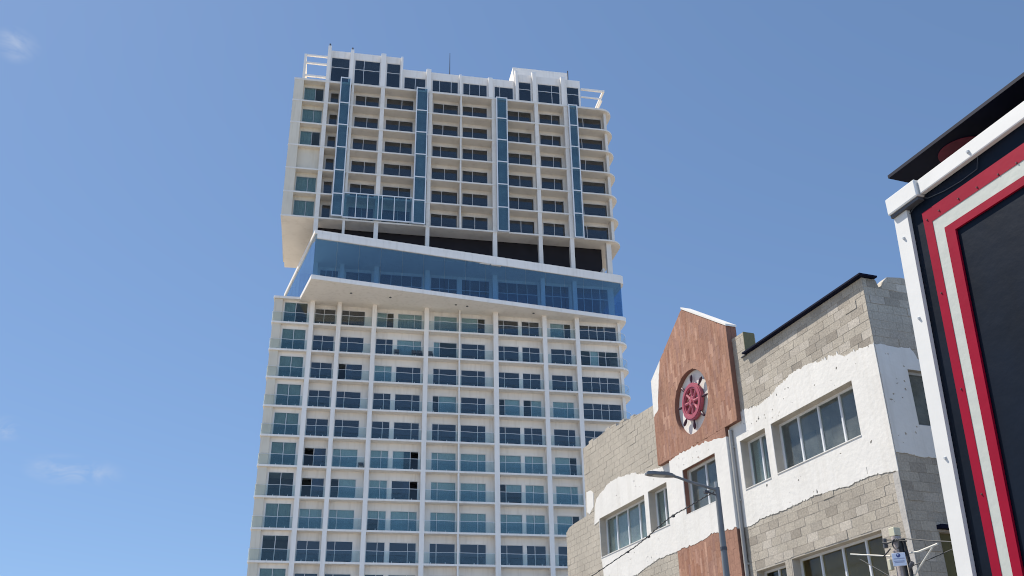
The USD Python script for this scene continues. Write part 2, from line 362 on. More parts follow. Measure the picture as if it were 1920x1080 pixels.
def window(x0, x1, z0, z1, y, mull=(), transom=None, state=None, gl=None, parent=None, fr=0.055, frame_mat=None, panes=True, curtain_mat=None, curtain_gap=0.10):
    """aluminium window: frame mesh > panes, curtains"""
    b = MB()
    d = 0.07
    b.box(x0, x1, y, y + d, z0, z0 + fr).box(x0, x1, y, y + d, z1 - fr, z1)
    b.box(x0, x0 + fr, y, y + d, z0 + fr, z1 - fr).box(x1 - fr, x1, y, y + d, z0 + fr, z1 - fr)
    for m in mull:
        b.box(m - fr * .5, m + fr * .5, y - 0.006, y + d, z0 + fr, z1 - fr)
    if transom:
        b.box(x0 + fr, x1 - fr, y + 0.004, y + d, transom - fr * .6, transom + fr * .6)
    w = b.build('window', frame_mat or alu_white, parent or tower)
    edges = [x0 + fr] + list(mull) + [x1 - fr]
    cb = MB(); has = False
    for i, (a, c) in enumerate(zip(edges[:-1], edges[1:])):
        st = state[i] if state and i < len(state) else 'd'
        a2, c2, yy = a + 0.012, c - 0.012, y + 0.03
        if st == 'o':           # this leaf is slid behind its neighbour
            n = 1 if i + 2 < len(edges) else -1
            wd = c2 - a2
            a2, c2 = (c + 0.05, c + 0.05 + wd * 0.8) if n == 1 else (a - 0.05 - wd * 0.8, a - 0.05)
            yy = y + 0.055
        MB().box(a2, c2, yy, yy + 0.008, z0 + fr, z1 - fr).build('pane', gl or dark_glass, w)
        if st in 'th':
            has = True
            zb = z0 + 0.02 if st == 't' else z0 + (z1 - z0) * 0.62
            n = max(4, int((c - a) / 0.11))
            xs = np.linspace(a, c, n + 1)
            for q in range(n):     # folded cloth
                ya = y + curtain_gap + (0.035 if q % 2 else 0.0); yb = y + curtain_gap + (0.0 if q % 2 else 0.035)
                cb.add([(xs[q], ya, zb), (xs[q + 1], yb, zb), (xs[q + 1], yb, z1 - 0.03), (xs[q], ya, z1 - 0.03)], [(0, 1, 2), (0, 2, 3)])
    if has:
        cb.build('curtain', curtain_mat or curtain_look, w)
    return w


def wall_row(z0, z1, y, spans, x0, x1, head, mat, parent, name='facade_wall', thick=0.2):
    """wall between slabs with openings at spans up to height head"""
    b = MB().box(x0, x1, y, y + thick, head, z1)
    xs = [x0] + [e for s in spans for e in s] + [x1]
    for a, c in zip(xs[0::2], xs[1::2]):
        if c - a > 0.01:
            b.box(a, c, y, y + thick, z0, head)
    return b.build(name, mat, parent)


# lower block ------------------------------------------------------------------------------------
LOWWIN = [((0.42, 2.72), (1.45,)), ((3.36, 5.98), (4.2,)), ((7.28, 9.2), (8.42,)), ((9.62, 12.38), (11.5,)),
          ((13.72, 16.38), (14.42,)), ((16.85, 19.62), (18.74,)), ((21.02, 23.5), (21.78,)), ((23.86, 25.95), (24.76,)), ((27.22, 29.7), (28.9,)), ((30.62, 35.2), (31.88, 32.86, 33.74))]
STATE = ["td dd dd td tt tt td dd dd td dddd".split(), "tt dd dd dd tt td dd dd dd dd dtdd".split(), "tt dd od tt dd dd dd dd dd dd dddd".split(),
         "tt dd dd dd dd dt dd dt dt tt dddd".split(), "tt dd dd dd dd dd dd dd dd dd dddd".split(), "tt od tt tt to tt tt tt tt td dddd".split(),
         "dd od dt tt do tt tt dh tt tt dddd".split(), "tt tt tt ht tt tt tt tt tt td dddd".split(), "dd dd dd dd dd dd dd dd dd dd dddd".split(),
         "tt dd dd dd dd dd dd dd dd dd dddd".split()]
bays = [(-3.1, -0.12)] + [(low_cols[i][0] + low_cols[i][1], low_cols[i + 1][0]) for i in range(6)] + [(30.48, 35.3)]
for r in range(10):
    zf = V(low_top(r)); zt = zf + LOW - 0.2 if r else V(2.78)
    head = zf + 2.24
    Y = 1.0
    wall_row(zf, zt, Y, [s for s, _ in LOWWIN], -0.12, 35.28, head, tower_white, tower)
    for (s, m), st in zip(LOWWIN, STATE[r][1:]):
        light = 't' in st or 'h' in st
        window(s[0], s[1], zf + 0.02, head, Y + 0.06, m, None, st, tower_glass if light else dark_glass)
    # first bay: taller glass set close to the front
    wall_row(zf, zt, 0.55, [(-2.92, -0.36)], -3.1, -0.12, zf + 2.6, tower_white, tower)
    window(-2.92, -0.36, zf + 0.02, zf + 2.6, 0.59, (-1.66,), None, STATE[r][0], tower_glass, curtain_mat=grey_curtain)
    # railings, one per bay
    for bi, (a, c) in enumerate(bays):
        if bi == 7:
            continue
        if bi == 0:
            a = -3.0
        yb = 0.05
        rb = MB().box(a + 0.02, c - 0.02, yb, yb + 0.045, zf + 1.12, zf + 1.155)
        nb = max(2, int((c - a) / 1.35))
        for q in range(nb):
            xx = a + (q + 0.5) * (c - a) / nb
            rb.box(xx - 0.03, xx + 0.03, yb + 0.022, yb + 0.05, zf, zf + 0.16)
        rl = rb.build('railing', alu_white, tower)
        gp = MB()
        for q in range(nb):
            gp.box(a + 0.03 + q * (c - a - 0.06) / nb + 0.006, a + 0.03 + (q + 1) * (c - a - 0.06) / nb - 0.006, yb + 0.01, yb + 0.02, zf + 0.06, zf + 1.12)
        gp.build('glass_panel', rail_glass, rl)
    # corner railings that follow the rounded slab ends
    for pts in ([(30.5, 0.05)] + [(34.85 + 1.52 * math.sin(t), 1.58 - 1.52 * math.cos(t)) for t in np.linspace(0, math.pi / 2, 9)] + [(36.36, 7.0)],
                [(-3.0, 0.05)] + [(-4.05, 0.05), (-4.09, 0.09), (-4.09, 4.0)]):
        P3 = np.array([(x, y, zf + 1.14) for x, y in pts])
        rl = MB().tube(P3, 0.024, 5).build('railing', alu_white, tower)
        gp = MB()
        for (xa, ya), (xb, yb2) in zip(pts[:-1], pts[1:]):
            gp.add([(xa, ya, zf + 0.04), (xb, yb2, zf + 0.04), (xb, yb2, zf + 1.12), (xa, ya, zf + 1.12)], [(0, 1, 2), (0, 2, 3)])
        gp.build('glass_panel', rail_glass, rl)
# dark chairs and a folded lounger left on the balconies
def balcony_seat(x, row, label, lean_back=0.25):
    c, s_ = math.cos(ROT_T), math.sin(ROT_T)
    ly, z = 0.42, V(low_top(row))
    t = thing('balcony_chair', label, 'chair', (TO[0] + c * x - s_ * ly, TO[1] + s_ * x + c * ly, z), ROT_T)
    MB().cbox(-0.27, 0.27, -0.25, 0.25, 0.40, 0.45, 0.01).build('seat', bracket_dark, t)
    MB().prism(Polygon([(0.2, 0.45), (0.26, 0.45), (0.26 + lean_back, 1.0), (0.2 + lean_back, 1.0)]), -0.27, 0.27, 'x').build('backrest', bracket_dark, t)
    for sx in (-0.24, 0.24):
        for sy in (-0.22, 0.22):
            MB().box(sx - 0.02, sx + 0.02, sy - 0.02, sy + 0.02, 0.0, 0.40).build('leg', bracket_dark, t)


balcony_seat(9.62, 1, 'dark balcony chair left of the pale glazed doors, second storey below the gallery')
balcony_seat(11.55, 1, 'dark balcony chair before the pale glazed doors, second storey below the gallery')
balcony_seat(12.15, 1, 'dark balcony chair tight against the column, second storey below the gallery')
balcony_seat(13.35, 1, 'dark balcony chair just right of the column, second storey below the gallery')
balcony_seat(6.35, 5, 'dark folded lounger alone at a balcony corner, sixth storey below the gallery', 0.55)
# plain storeys below the picture
for r in range(10, 14):
    zf = V(low_top(r)); zt = zf + LOW - 0.2
    wall_row(max(zf, 0), zt, 1.0, [], -3.1, 35.28, zt - 0.9, tower_white, tower)

# upper block ------------------------------------------------------------------------------------
UPWIN = [((0.22, 1.25), ()), ((3.3, 6.3), (4.6,)), ((7.2, 10.65), (9.15,)), ((13.1, 16.36), (14.42,)), ((16.9, 20.12), (18.2,)), ((22.7, 25.9), (24.2,)), ((26.95, 29.75), (28.62,)), ((32.0, 35.3), (32.52,))]
rng = random.Random(5)
for k in range(6):
    zf = V(upp_top(k)); zt = zf + UPP - (0.2 if k < 5 else 0.28)
    head = zf + 2.62
    Y = 1.5
    wall_row(zf, zt, Y, [s for s, _ in UPWIN], -0.2, 35.38, head, tower_soffit, tower)
    for s, m in UPWIN:
        mm = tuple(x + rng.choice([0, 0, 0, -0.25, 0.3]) for x in m)
        window(s[0], s[1], zf + 0.02, head, Y + 0.06, mm, None, None, dark_glass)
    if k == 2:      # the blind bay
        MB().box(-3.1, -0.5, 0.55, 0.7, zf, zt).build('facade_wall', tower_cream, tower)
    else:
        wall_row(zf, zt, 0.85, [(-3.0, -0.62)], -3.1, -0.5, zf + 2.55, tower_cream, tower)
        window(-3.0, -0.62, zf + 0.05, zf + 2.55, 0.89, (-1.62,), None, 'tt' if k in (0, 1, 4) else 'td', tower_glass, frame_mat=alu_grey, curtain_mat=grey_curtain)
# soffit beam along the open floor
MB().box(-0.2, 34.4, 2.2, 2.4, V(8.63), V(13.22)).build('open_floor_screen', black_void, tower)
MB().box(34.0, 34.3, 0.9, 2.19, V(8.63), V(9.9)).build('open_floor_wall', tower_soffit, tower)

# the four glazed shafts on the front
for x0, x1, z0, z1 in ((1.35, 2.65, 13.55, 33.55), (10.8, 12.3, 13.35, 33.2), (20.95, 22.4, 13.25, 32.95), (30.42, 31.62, 13.2, 32.95)):
    b = MB()
    yo, yi = -0.38, 0.02
    f = 0.13
    for xa in (x0, x1 - f):
        b.box(xa, xa + f, yo, yo + 0.14, V(z0), V(z1))
        b.box(xa + 0.02, xa + f - 0.02, yi - 0.14, yi - 0.02, V(z0), V(z1))
    levels = [z0 + 0.07] + [upp_top(k) - 0.1 for k in range(1, 6)] + [z1 - 0.07]
    for z in levels:
        b.box(x0 + f, x1 - f, yo + 0.01, yo + 0.13, V(z) - 0.07, V(z) + 0.07)
        b.box(x0 + 0.03, x0 + 0.11, yo + 0.14, yi - 0.14, V(z) - 0.06, V(z) + 0.06)
        b.box(x1 - 0.11, x1 - 0.03, yo + 0.14, yi - 0.14, V(z) - 0.06, V(z) + 0.06)
    sh = b.build('glazed_shaft', alu_white, tower)
    for a, c in zip(levels[:-1], levels[1:]):
        MB().box(x0 + f, x1 - f, yo + 0.05, yo + 0.062, V(a) + 0.07, V(c) - 0.07).build('pane', teal_glass, sh)
    MB().box(x0 + f, x1 - f, yi + 0.05, yi + 0.07, V(z0) + 0.2, V(z1) - 0.4).build('shaft_back', shaft_grey, sh)
# glazed balcony front between the first two shafts
b = MB()
z0, z1 = V(13.55), V(16.95)
b.box(2.66, 10.79, -0.22, -0.08, z0 - 0.05, z0 + 0.1).box(2.66, 10.79, -0.22, -0.08, z1 - 0.12, z1)
ml = [2.72, 4.15, 5.5, 6.75, 7.2, 8.62, 10.0, 10.73]
for m in ml:
    b.box(m - 0.045, m + 0.045, -0.21, -0.09, z0 + 0.1, z1 - 0.12)
gb = b.build('glazed_balcony', alu_white, tower)
for a, c in zip(ml[:-1], ml[1:]):
    MB().box(a + 0.05, c - 0.05, -0.155, -0.143, z0 + 0.1, z1 - 0.12).build('pane', teal_glass, gb)

# the skewed glass gallery ---------------------------------------------------------------------
A_, L_, BL, BR = np.array([36.35, -0.06]), np.array([-0.1, -5.5]), np.array([-3.7, 11.2]), np.array([35.7, 11.2])
gp = Polygon([A_ + (0.0, 0.9), A_ + (-0.12, 0.25), A_ + (-0.5, -0.02), L_, BL, BR])
gp_in = Polygon([A_ + (0.0, 0.9), A_ + (-0.12, 0.25), A_ + (-0.5, -0.02), L_ + (0.30, -0.044), BL + (0.30, 0), BR])
MB().prism(gp, V(8.18), V(8.62), 'z').prism(gp_in, V(7.58), V(8.18), 'z').build('gallery_roof', tower_white, tower)
MB().prism(gp, V(2.66), V(3.16), 'z').build('gallery_floor', tower_white, tower)


def pane_run(p, q, n, z0, z1, inset, mat, name='gallery_pane'):
    d = (q - p); ln = np.linalg.norm(d); d = d / ln
    nn = np.array([-d[1], d[0]])     # inward for runs taken with the inside on the left
    for i in range(n):
        a = p + d * (i * ln / n + 0.015) + nn * inset
        c = p + d * ((i + 1) * ln / n - 0.015) + nn * inset
        t = nn * 0.02
        v = [(a[0], a[1], z0), (c[0], c[1], z0), (c[0] + t[0], c[1] + t[1], z0), (a[0] + t[0], a[1] + t[1], z0)]
        v += [(x, y, z1) for x, y, _ in v]
        f = [(0, 2, 1), (0, 3, 2), (4, 5, 6), (4, 6, 7), (0, 1, 5), (0, 5, 4), (1, 2, 6), (1, 6, 5), (2, 3, 7), (2, 7, 6), (3, 0, 4), (3, 4, 7)]
        MB().add(v, f).build(name, mat, tower)


pane_run(L_ + (0.12, 0.0), A_ - (0.45, 0.0), 15, V(3.16), V(7.58), 0.12, gallery_glass)
pane_run(BL, L_ + (0.0, 0.1), 7, V(3.16), V(8.18), 0.12, gallery_glass)
pane_run(A_ + (-0.42, 0.1), BR + (0, -1), 5, V(3.16), V(7.58), 0.1, gallery_glass)
# inside the gallery: columns, wall with windows, ceiling panels
for x, w in low_cols:
    MB().box(x, x + w, 0.2, 0.8, V(3.16), V(7.58)).build('gallery_column', tower_white, tower)
gspan = [((0.6, 2.7), (1.3, 2.0)), ((3.5, 6.5), (5.0,)), ((7.4, 12.3), (8.7, 9.9, 11.1)), ((13.3, 16.4), (14.3, 15.4)), ((16.9, 20.2), (17.9, 19.0)), ((21.2, 26.0), (22.3, 23.5, 24.7)), ((26.8, 29.8), (27.8, 28.8)), ((30.7, 34.6), (31.6, 32.6, 33.6))]
wall_row(V(3.16), V(7.58), 1.3, [s for s, _ in gspan], -0.1, 35.3, V(7.3), tower_white, tower, 'gallery_wall')
for s, m in gspan:
    window(s[0], s[1], V(3.2), V(7.3), 1.36, m, V(5.9), None, dark_glass)
MB().box(2.0, 34.5, 5.0, 11.0, V(3.17), V(7.57)).build('core_wall', dark_inside, tower)
MB().box(-1.7, 1.99, 3.2, 3.4, V(3.17), V(7.57)).build('gallery_partition', shaft_grey, tower)
MB().box(-3.0, 1.99, 9.6, 9.8, V(3.17), V(7.57)).build('gallery_partition', shaft_grey, tower)
for i in range(6):
    MB().box(13.0 + i * 1.35, 14.2 + i * 1.35, -2.6, -1.6, V(7.47), V(7.53)).build('ceiling_panel', tower_white, tower)
for x, y in ((4.2, -2.6), (8.5, -2.2), (15.9, -1.4), (17.2, -1.2), (25.0, -0.5)):
    MB().tube([(x, y, V(2.66) - 0.03), (x, y, V(2.66) + 0.01)], 0.14, 12).build('soffit_light', bracket_dark, tower)

# the crown --------------------------------------------------------------------------------------
def crown(x0, x1, top, head, wins, transom, fins):
    spans = [w[0] for w in wins]
    wall_row(V(33.05), V(top), 0.55, spans, x0, x1, V(head), tower_white, tower, 'crown_wall', 0.25)
    for s, m in wins:
        window(s[0], s[1], V(33.35), V(head), 0.6, m, V(transom) if transom else None, None, dark_glass)
    MB().box(x0 + 0.1, x1 - 0.1, 3.6, 3.8, V(33.05), V(top - 0.4)).build('core_wall', dark_inside, tower)
    MB().box(x0, x1, 0.8, 8.0, V(top - 0.4), V(top - 0.15)).build('roof_slab', tower_white, tower)
    MB().box(x0, x0 + 0.2, 0.8, 8.0, V(33.05), V(top - 0.4)).build('crown_side_wall', tower_white, tower)
    MB().box(x1 - 0.2, x1, 0.8, 8.0, V(33.05), V(top - 0.4)).build('crown_side_wall', tower_white, tower)
    for x, w, t in fins:
        pf = Polygon([(0.548, 33.06), (0.0, 33.06), (0.0, t - 0.45), (0.12, t - 0.12), (0.4, t), (0.548, t)])
        MB().prism(Polygon([(y, V(z)) for y, z in pf.exterior.coords]), x, x + w, 'x').build('fin', tower_white, tower)


crown(-0.5, 9.05, 38.25, 37.2, [((0.02, 2.3), ()), ((2.95, 6.15), (4.12,)), ((6.98, 8.72), ())], 35.7, [(-0.5, 0.42, 38.8), (2.35, 0.42, 38.55), (6.22, 0.6, 38.45), (8.76, 0.24, 38.25)])
crown(9.06, 23.5, 36.45, 35.3, [((9.25, 12.0), (10.67,)), ((12.85, 16.2), (13.77, 15.28)), ((16.8, 19.95), (17.7, 18.97)), ((20.9, 23.4), (21.62,))], None, [(12.08, 0.55, 36.75), (16.32, 0.24, 36.4), (20.05, 0.55, 36.4)])
crown(23.52, 32.4, 37.6, 36.45, [((24.12, 25.75), ()), ((26.65, 29.6), (28.54,)), ((30.55, 32.2), ())], 35.3, [(23.6, 0.3, 38.0), (25.86, 0.5, 38.05), (29.7, 0.55, 37.75)])
MB().box(23.7, 31.2, 2.0, 9.0, V(37.2), V(39.9)).build('plant_room', tower_white, tower)
# open white frames at both ends of the roof
def frame_left():
    b = MB()
    b.box(-3.35, -3.05, 0.1, 0.4, V(33.05), V(36.95))
    for z, h in ((36.75, 0.22), (35.55, 0.22), (33.55, 0.25)):
        b.box(-3.04, -0.51, 0.14, 0.36, V(z), V(z) + h)
    b.box(-3.34, -3.06, 0.41, 6.0, V(36.72), V(36.93))
    b.box(-3.34, -3.06, 6.0, 6.28, V(33.05), V(36.93))
    return b
frame_left().build('roof_frame', tower_white, tower)
b = MB()
b.box(32.41, 35.35, 0.2, 0.42, V(35.95), V(36.2)).box(32.41, 35.1, 0.24, 0.4, V(34.75), V(34.92))
b.box(35.36, 35.62, 0.18, 6.2, V(35.93), V(36.22))
b.box(35.36, 35.62, 6.2, 6.5, V(33.06), V(36.22))
b.box(35.11, 35.36, 0.6, 6.2, V(34.74), V(34.9))
b.build('roof_frame', tower_white, tower)
MB().tube([(15.1, 0.9, V(36.3)), (15.1, 0.9, V(38.2)), (15.1, 0.9, V(40.2))], [0.07, 0.05, 0.03], 6).build('mast', bracket_dark, tower)
MB().tube([(31.0, 1.2, V(37.4)), (31.0, 1.2, V(39.6))], 0.07, 6).build('mast', bracket_dark, tower)
for x, t in ((-0.3, 38.8), (2.55, 38.55)):
    MB().tube([(x, 0.3, V(t)), (x, 0.3, V(t + 0.25))], 0.11, 8).build('beacon_lamp', bracket_dark, tower)

# ================================================================ corner building (street frame)
bld = thing('corner_building', 'unfinished corner building of grey blocks with a ragged white painted band', 'building', (OB[0], OB[1], 0), ROT_B)
Hh = lambda v: v + CAM_Z
rnd = random.Random(11)
nprng = np.random.RandomState(4)


def ragged(pts, amp=0.035, step=0.035, seed=1):
    """densified polyline with a hand-painted edge"""
    out = []
    for (xa, za), (xb, zb) in zip(pts[:-1], pts[1:]):
        n = max(1, int(math.hypot(xb - xa, zb - za) / step))
        for i in range(n):
            t = i / n
            x, z = xa + (xb - xa) * t, za + (zb - za) * t
            k = float(meshkit.fbm(np.array([x * 4.1, z * 4.1, seed * 7.3]), 3)) - 0.5
            k2 = rnd.uniform(-0.5, 0.5) * amp * 0.9 + (rnd.uniform(0, 1) * amp * 1.6 if rnd.random() < 0.12 else 0)
            out.append((x, z + amp * 2.6 * k + k2))
    out.append(pts[-1])
    return out


W = {'W1': (-30.0, -26.70, 6.37, 7.67), 'W2': (-26.44, -25.25, 6.43, 7.69), 'W4': (-21.20, -20.04, 6.42, 7.71), 'W5': (-19.77, -16.59, 6.44, 7.72),
     'W6': (-21.20, -19.97, 2.9, 4.39), 'W7': (-19.70, -16.53, 2.9, 4.41)}
openings = unary_union([sbox(a, c, b, d) for a, b, c, d in W.values()] + [sbox(-24.03, 6.41, -22.24, 7.69)])
outline = Polygon([(-32.86, -CAM_Z), (-15.69, -CAM_Z), (-15.69, 9.84), (-20.45, 9.84), (-20.45, 10.50), (-21.0, 10.52), (-25.3, 10.25), (-25.6, 10.22), (-26.6, 10.26), (-28.3, 10.38), (-28.33, 10.48), (-28.6, 10.50),
                   (-29.4, 10.46), (-30.27, 10.44), (-31.06, 10.42), (-31.06, 8.0), (-31.6, 7.99), (-32.2, 7.97), (-32.6, 7.93), (-32.86, 7.8)])
base = outline.difference(openings)
shift = lambda poly: __import__('shapely.affinity', fromlist=['x']).translate(poly, 0, CAM_Z)
MB().prism(shift(base), 0.0, 0.30).build('front_wall', mortar_look, bld)

def spalls(x0, x1, z0, z1, n, seed, big=0.05):
    """small irregular holes where the paint has come off"""
    q = random.Random(seed); out = []
    for _ in range(n):
        cx, cz, r = q.uniform(x0, x1), q.uniform(z0, z1), q.uniform(0.012, big) * (1 if q.random() < 0.8 else 1.6)
        tilt, el = q.uniform(0, 3.14), q.uniform(0.35, 1.0)
        p = []
        for k in range(9):
            a = k / 9 * 2 * math.pi; rr = r * q.uniform(0.55, 1.2)
            u, v = rr * math.cos(a), rr * el * math.sin(a)
            p.append((cx + u * math.cos(tilt) - v * math.sin(tilt), cz + u * math.sin(tilt) + v * math.cos(tilt)))
        out.append(Polygon(p).buffer(0))
    return unary_union(out)


# white band, painted over blocks
pr_top = [(-21.62, 8.44), (-20.9, 8.45), (-20.17, 8.36), (-19.87, 8.39), (-19.68, 8.39), (-19.46, 8.49), (-19.19, 8.56), (-18.81, 8.62), (-18.46, 8.67), (-17.75, 8.59), (-17.27, 8.47), (-17.21, 8.55), (-16.71, 8.35), (-16.2, 8.3), (-15.69, 8.26)]
pr_bot = [(-15.69, 5.43), (-16.41, 5.54), (-16.84, 5.54), (-17.31, 5.51), (-17.55, 5.55), (-18.03, 5.57), (-18.41, 5.6), (-19.23, 5.57), (-19.82, 5.55), (-20.72, 5.58), (-21.14, 5.5), (-21.62, 5.53)]
white_r = Polygon(ragged(pr_top, 0.05, seed=1) + ragged(pr_bot, 0.02, seed=2)).buffer(0).difference(openings)
pl_top = [(-30.30, 8.14), (-30.14, 8.38), (-29.33, 8.63), (-28.51, 8.66), (-27.76, 8.57), (-27.24, 8.49), (-26.9, 8.34), (-26.25, 8.3), (-25.49, 8.23), (-24.74, 8.20)]
pl_bot = [(-24.74, 5.62), (-26.16, 5.61), (-27.12, 5.5), (-27.54, 5.42), (-28.6, 5.42), (-29.85, 5.45)]
white_l = Polygon(ragged(pl_top, seed=3) + ragged(pl_bot, 0.02, seed=4) + [(-29.95, 6.1), (-30.02, 6.4), (-30.02, 7.6), (-30.42, 7.55)]).buffer(0).difference(openings)
tab = Polygon(ragged([(-30.98, 8.13), (-30.94, 8.80), (-30.55, 8.76), (-30.36, 8.64), (-30.40, 8.18), (-30.77, 7.99), (-30.98, 8.13)], 0.02, seed=5)).buffer(0)
white_r = white_r.difference(unary_union([spalls(-21.5, -18.5, 7.75, 8.4, 26, 3, 0.035), spalls(-20.5, -16.0, 5.6, 6.35, 12, 4, 0.035), spalls(-19.0, -15.8, 7.8, 8.3, 8, 5, 0.025), sbox(-16.62, 5.6, -16.60, 5.75)]))
MB().prism(shift(white_r), -0.016, 0.004).build('white_band', plaster_look, bld)
white_l = white_l.difference(unary_union([spalls(-29.8, -25.0, 5.6, 6.3, 12, 6, 0.03), spalls(-29.5, -25.5, 7.8, 8.3, 10, 7, 0.03)]))
MB().prism(shift(unary_union([white_l, tab])), -0.016, 0.004).build('white_band', plaster_look, bld)


def courses(region, z_off=0.0, x_off=0.0, L=0.40, H=0.20, m=0.008):
    """running-bond blocks clipped to a region: list of polygons"""
    out = []
    x0, z0, x1, z1 = region.bounds
    k0, k1 = int((z0 - z_off) / H) - 1, int((z1 - z_off) / H) + 2
    for k in range(k0, k1):
        zz = z_off + k * H
        ox = x_off + (0.5 * L if k % 2 else 0.0) + rnd.uniform(-0.02, 0.02)
        i0, i1 = int((x0 - ox) / L) - 1, int((x1 - ox) / L) + 2
        for i in range(i0, i1):
            xx = ox + i * L
            c = sbox(xx + m * rnd.uniform(.4, 1), zz + m * .5, xx + L - m * rnd.uniform(.4, 1), zz + H - m * .5).intersection(region)
            for gph in getattr(c, 'geoms', [c]):
                if gph.geom_type == 'Polygon' and gph.area > 0.008:
                    out.append(gph.simplify(0.004))
    return out


bay_box = sbox(-24.74, -CAM_Z, -21.60, 8.22)
gable_poly = Polygon([(-25.42, 8.21), (-21.0, 8.21), (-21.0, 10.91), (-23.21, 12.39), (-25.42, 10.90)])
visible_low = sbox(-33, 2.6, -15, 13)
grey = base.difference(unary_union([white_r.buffer(0.01), white_l.buffer(0.01), tab, bay_box, gable_poly])).intersection(visible_low)
grey = grey.difference(openings.buffer(0.04))
front_blocks = courses(grey, z_off=0.03)
# (right-hand, sunlit) pieces nearest one by one, the rest joined
side_top = [(0.30, 9.88), (0.32, 9.90), (0.37, 9.84), (0.43, 9.66), (0.5, 9.70), (0.59, 9.84), (0.72, 9.96), (1.14, 10.01), (2.0, 9.98), (8.0, 10.0)]
side_open = unary_union([sbox(0.75, 6.47, 1.75, 7.73), sbox(0.70, 2.9, 1.7, 4.23)])
side_full = Polygon([(0.30, -CAM_Z)] + side_top + [(8.0, -CAM_Z)]).buffer(0)
side_base = side_full.difference(side_open)
MB().prism(shift(side_base), -15.94, -15.69, 'x').build('side_wall', mortar_look, bld)
sw_top = [(0.012, 8.22), (0.16, 8.26), (0.58, 8.21), (0.94, 8.25), (1.02, 8.17), (1.1, 8.0), (1.6, 8.1), (3.0, 8.2)]
sw_bot = [(3.0, 5.7), (1.06, 5.79), (0.68, 5.76), (0.29, 5.82), (0.012, 5.82)]
white_s = Polygon(ragged(sw_top, 0.02, seed=6) + ragged(sw_bot, 0.012, seed=7)).buffer(0).difference(side_open)
white_s = white_s.difference(spalls(0.1, 0.7, 6.0, 8.1, 16, 8, 0.035))
MB().prism(shift(white_s), -15.694, -15.674, 'x').build('white_band', plaster_look, bld)
side_grey = unary_union([side_base, sbox(0.012, -CAM_Z, 0.31, 9.84)]).difference(unary_union([white_s.buffer(0.01), side_open.buffer(0.03)])).intersection(sbox(0.012, 2.6, 2.2, 13))
side_blocks = courses(side_grey, z_off=0.03, x_off=0.1)
allb = [('f', p) for p in front_blocks] + [('s', p) for p in side_blocks]


def nearness(t):
    p = t[1].centroid
    x = p.x if t[0] == 'f' else -15.69
    return t[1].area / ((x * x + 14.2 ** 2 + p.y ** 2))


allb.sort(key=nearness, reverse=True)
field = MB()
for i, (w, p) in enumerate(allb):
    d = rnd.uniform(0.002, 0.008) + (0.007 if rnd.random() < 0.05 else 0)
    b = MB() if i < 300 else field
    if w == 'f':
        b.prism(shift(p), -d, 0.03)
    else:
        b.prism(shift(p), -15.72, -15.69 + d, 'x')
    if i < 300:
        b.build('block', block_look, bld)
tag(field.build('block_field', block_look, bld), kind='stuff')

corner = Polygon(ragged([(-15.86, 5.40), (-15.69, 5.43)], 0.01, seed=21) + [(-15.69, 2.6), (-15.84, 2.6)] + [(x, z) for x, z in ((-15.88, 3.4), (-15.82, 4.1), (-15.87, 4.9))]).buffer(0)
MB().prism(shift(corner), -0.022, 0.002).build('corner_render', corner_look, bld)
# broken loose blocks along the tops
for x, z, w, h in ((-30.6, 10.43, .38, .12), (-29.2, 10.46, .3, .1), (-28.1, 10.38, .34, .1), (-27.3, 10.31, .25, .08)):
    MB().cbox(x, x + w, 0.02, 0.2, Hh(z), Hh(z + h), 0.012).build('loose_block', block_look, bld)
# bay with tiles, its window, the gable above it
W3 = (-24.03, -22.24, 6.41, 7.69)
w3 = sbox(W3[0], W3[2], W3[1], W3[3])
hole_c = (-23.19, 9.47)
circ = Point(*hole_c).buffer(0.93, 32)
MB().prism(shift(sbox(-24.72, -CAM_Z, -21.62, 8.205).difference(w3)), -0.135, -0.004).build('bay_wall', tile_back, bld)
MB().prism(shift(gable_poly.difference(circ)), -0.135, -0.002).build('gable_wall', tile_back, bld)
MB().prism(shift(gable_poly.intersection(sbox(-26, 10.2, -20, 13))), 0.004, 0.17).build('gable_back', tile_back, bld)
MB().prism(shift(Point(*hole_c).buffer(0.99, 32)), -0.012, -0.001).build('niche_back', plaster_look, bld)
bt = [(-24.73, 8.16), (-24.49, 8.17), (-24.07, 8.19), (-23.3, 8.16), (-22.87, 8.10), (-22.17, 8.04), (-21.61, 7.95)]
bb = [(-21.61, 5.53), (-22.1, 5.59), (-22.84, 5.63), (-23.31, 5.58), (-23.95, 5.56), (-24.73, 5.57)]
white_b = Polygon(ragged(bt, 0.03, 0.07, seed=8) + ragged(bb, 0.03, 0.07, seed=9)).buffer(0).difference(w3)
white_b = white_b.difference(spalls(-24.6, -22.0, 7.75, 8.1, 10, 9, 0.03))
MB().prism(shift(white_b), -0.158, -0.13).build('white_band', plaster_look, bld)
MB().box(-21.62, -21.604, -0.134, -0.002, Hh(5.53), Hh(7.95)).build('white_band', plaster_look, bld)
strip = Polygon([(-25.42, 10.90), (-24.76, 11.34)] + ragged([(-24.80, 11.2), (-25.02, 10.4), (-25.12, 9.9), (-25.42, 9.72)], 0.05, 0.08, seed=10)).buffer(0)
MB().prism(shift(strip), -0.152, -0.13).build('white_edge', plaster_look, bld)
tiles = []
treg_g = gable_poly.difference(unary_union([circ.buffer(0.01), strip]))
treg_b = sbox(-24.72, 3.2, -21.62, 8.205).difference(unary_union([white_b, w3]))
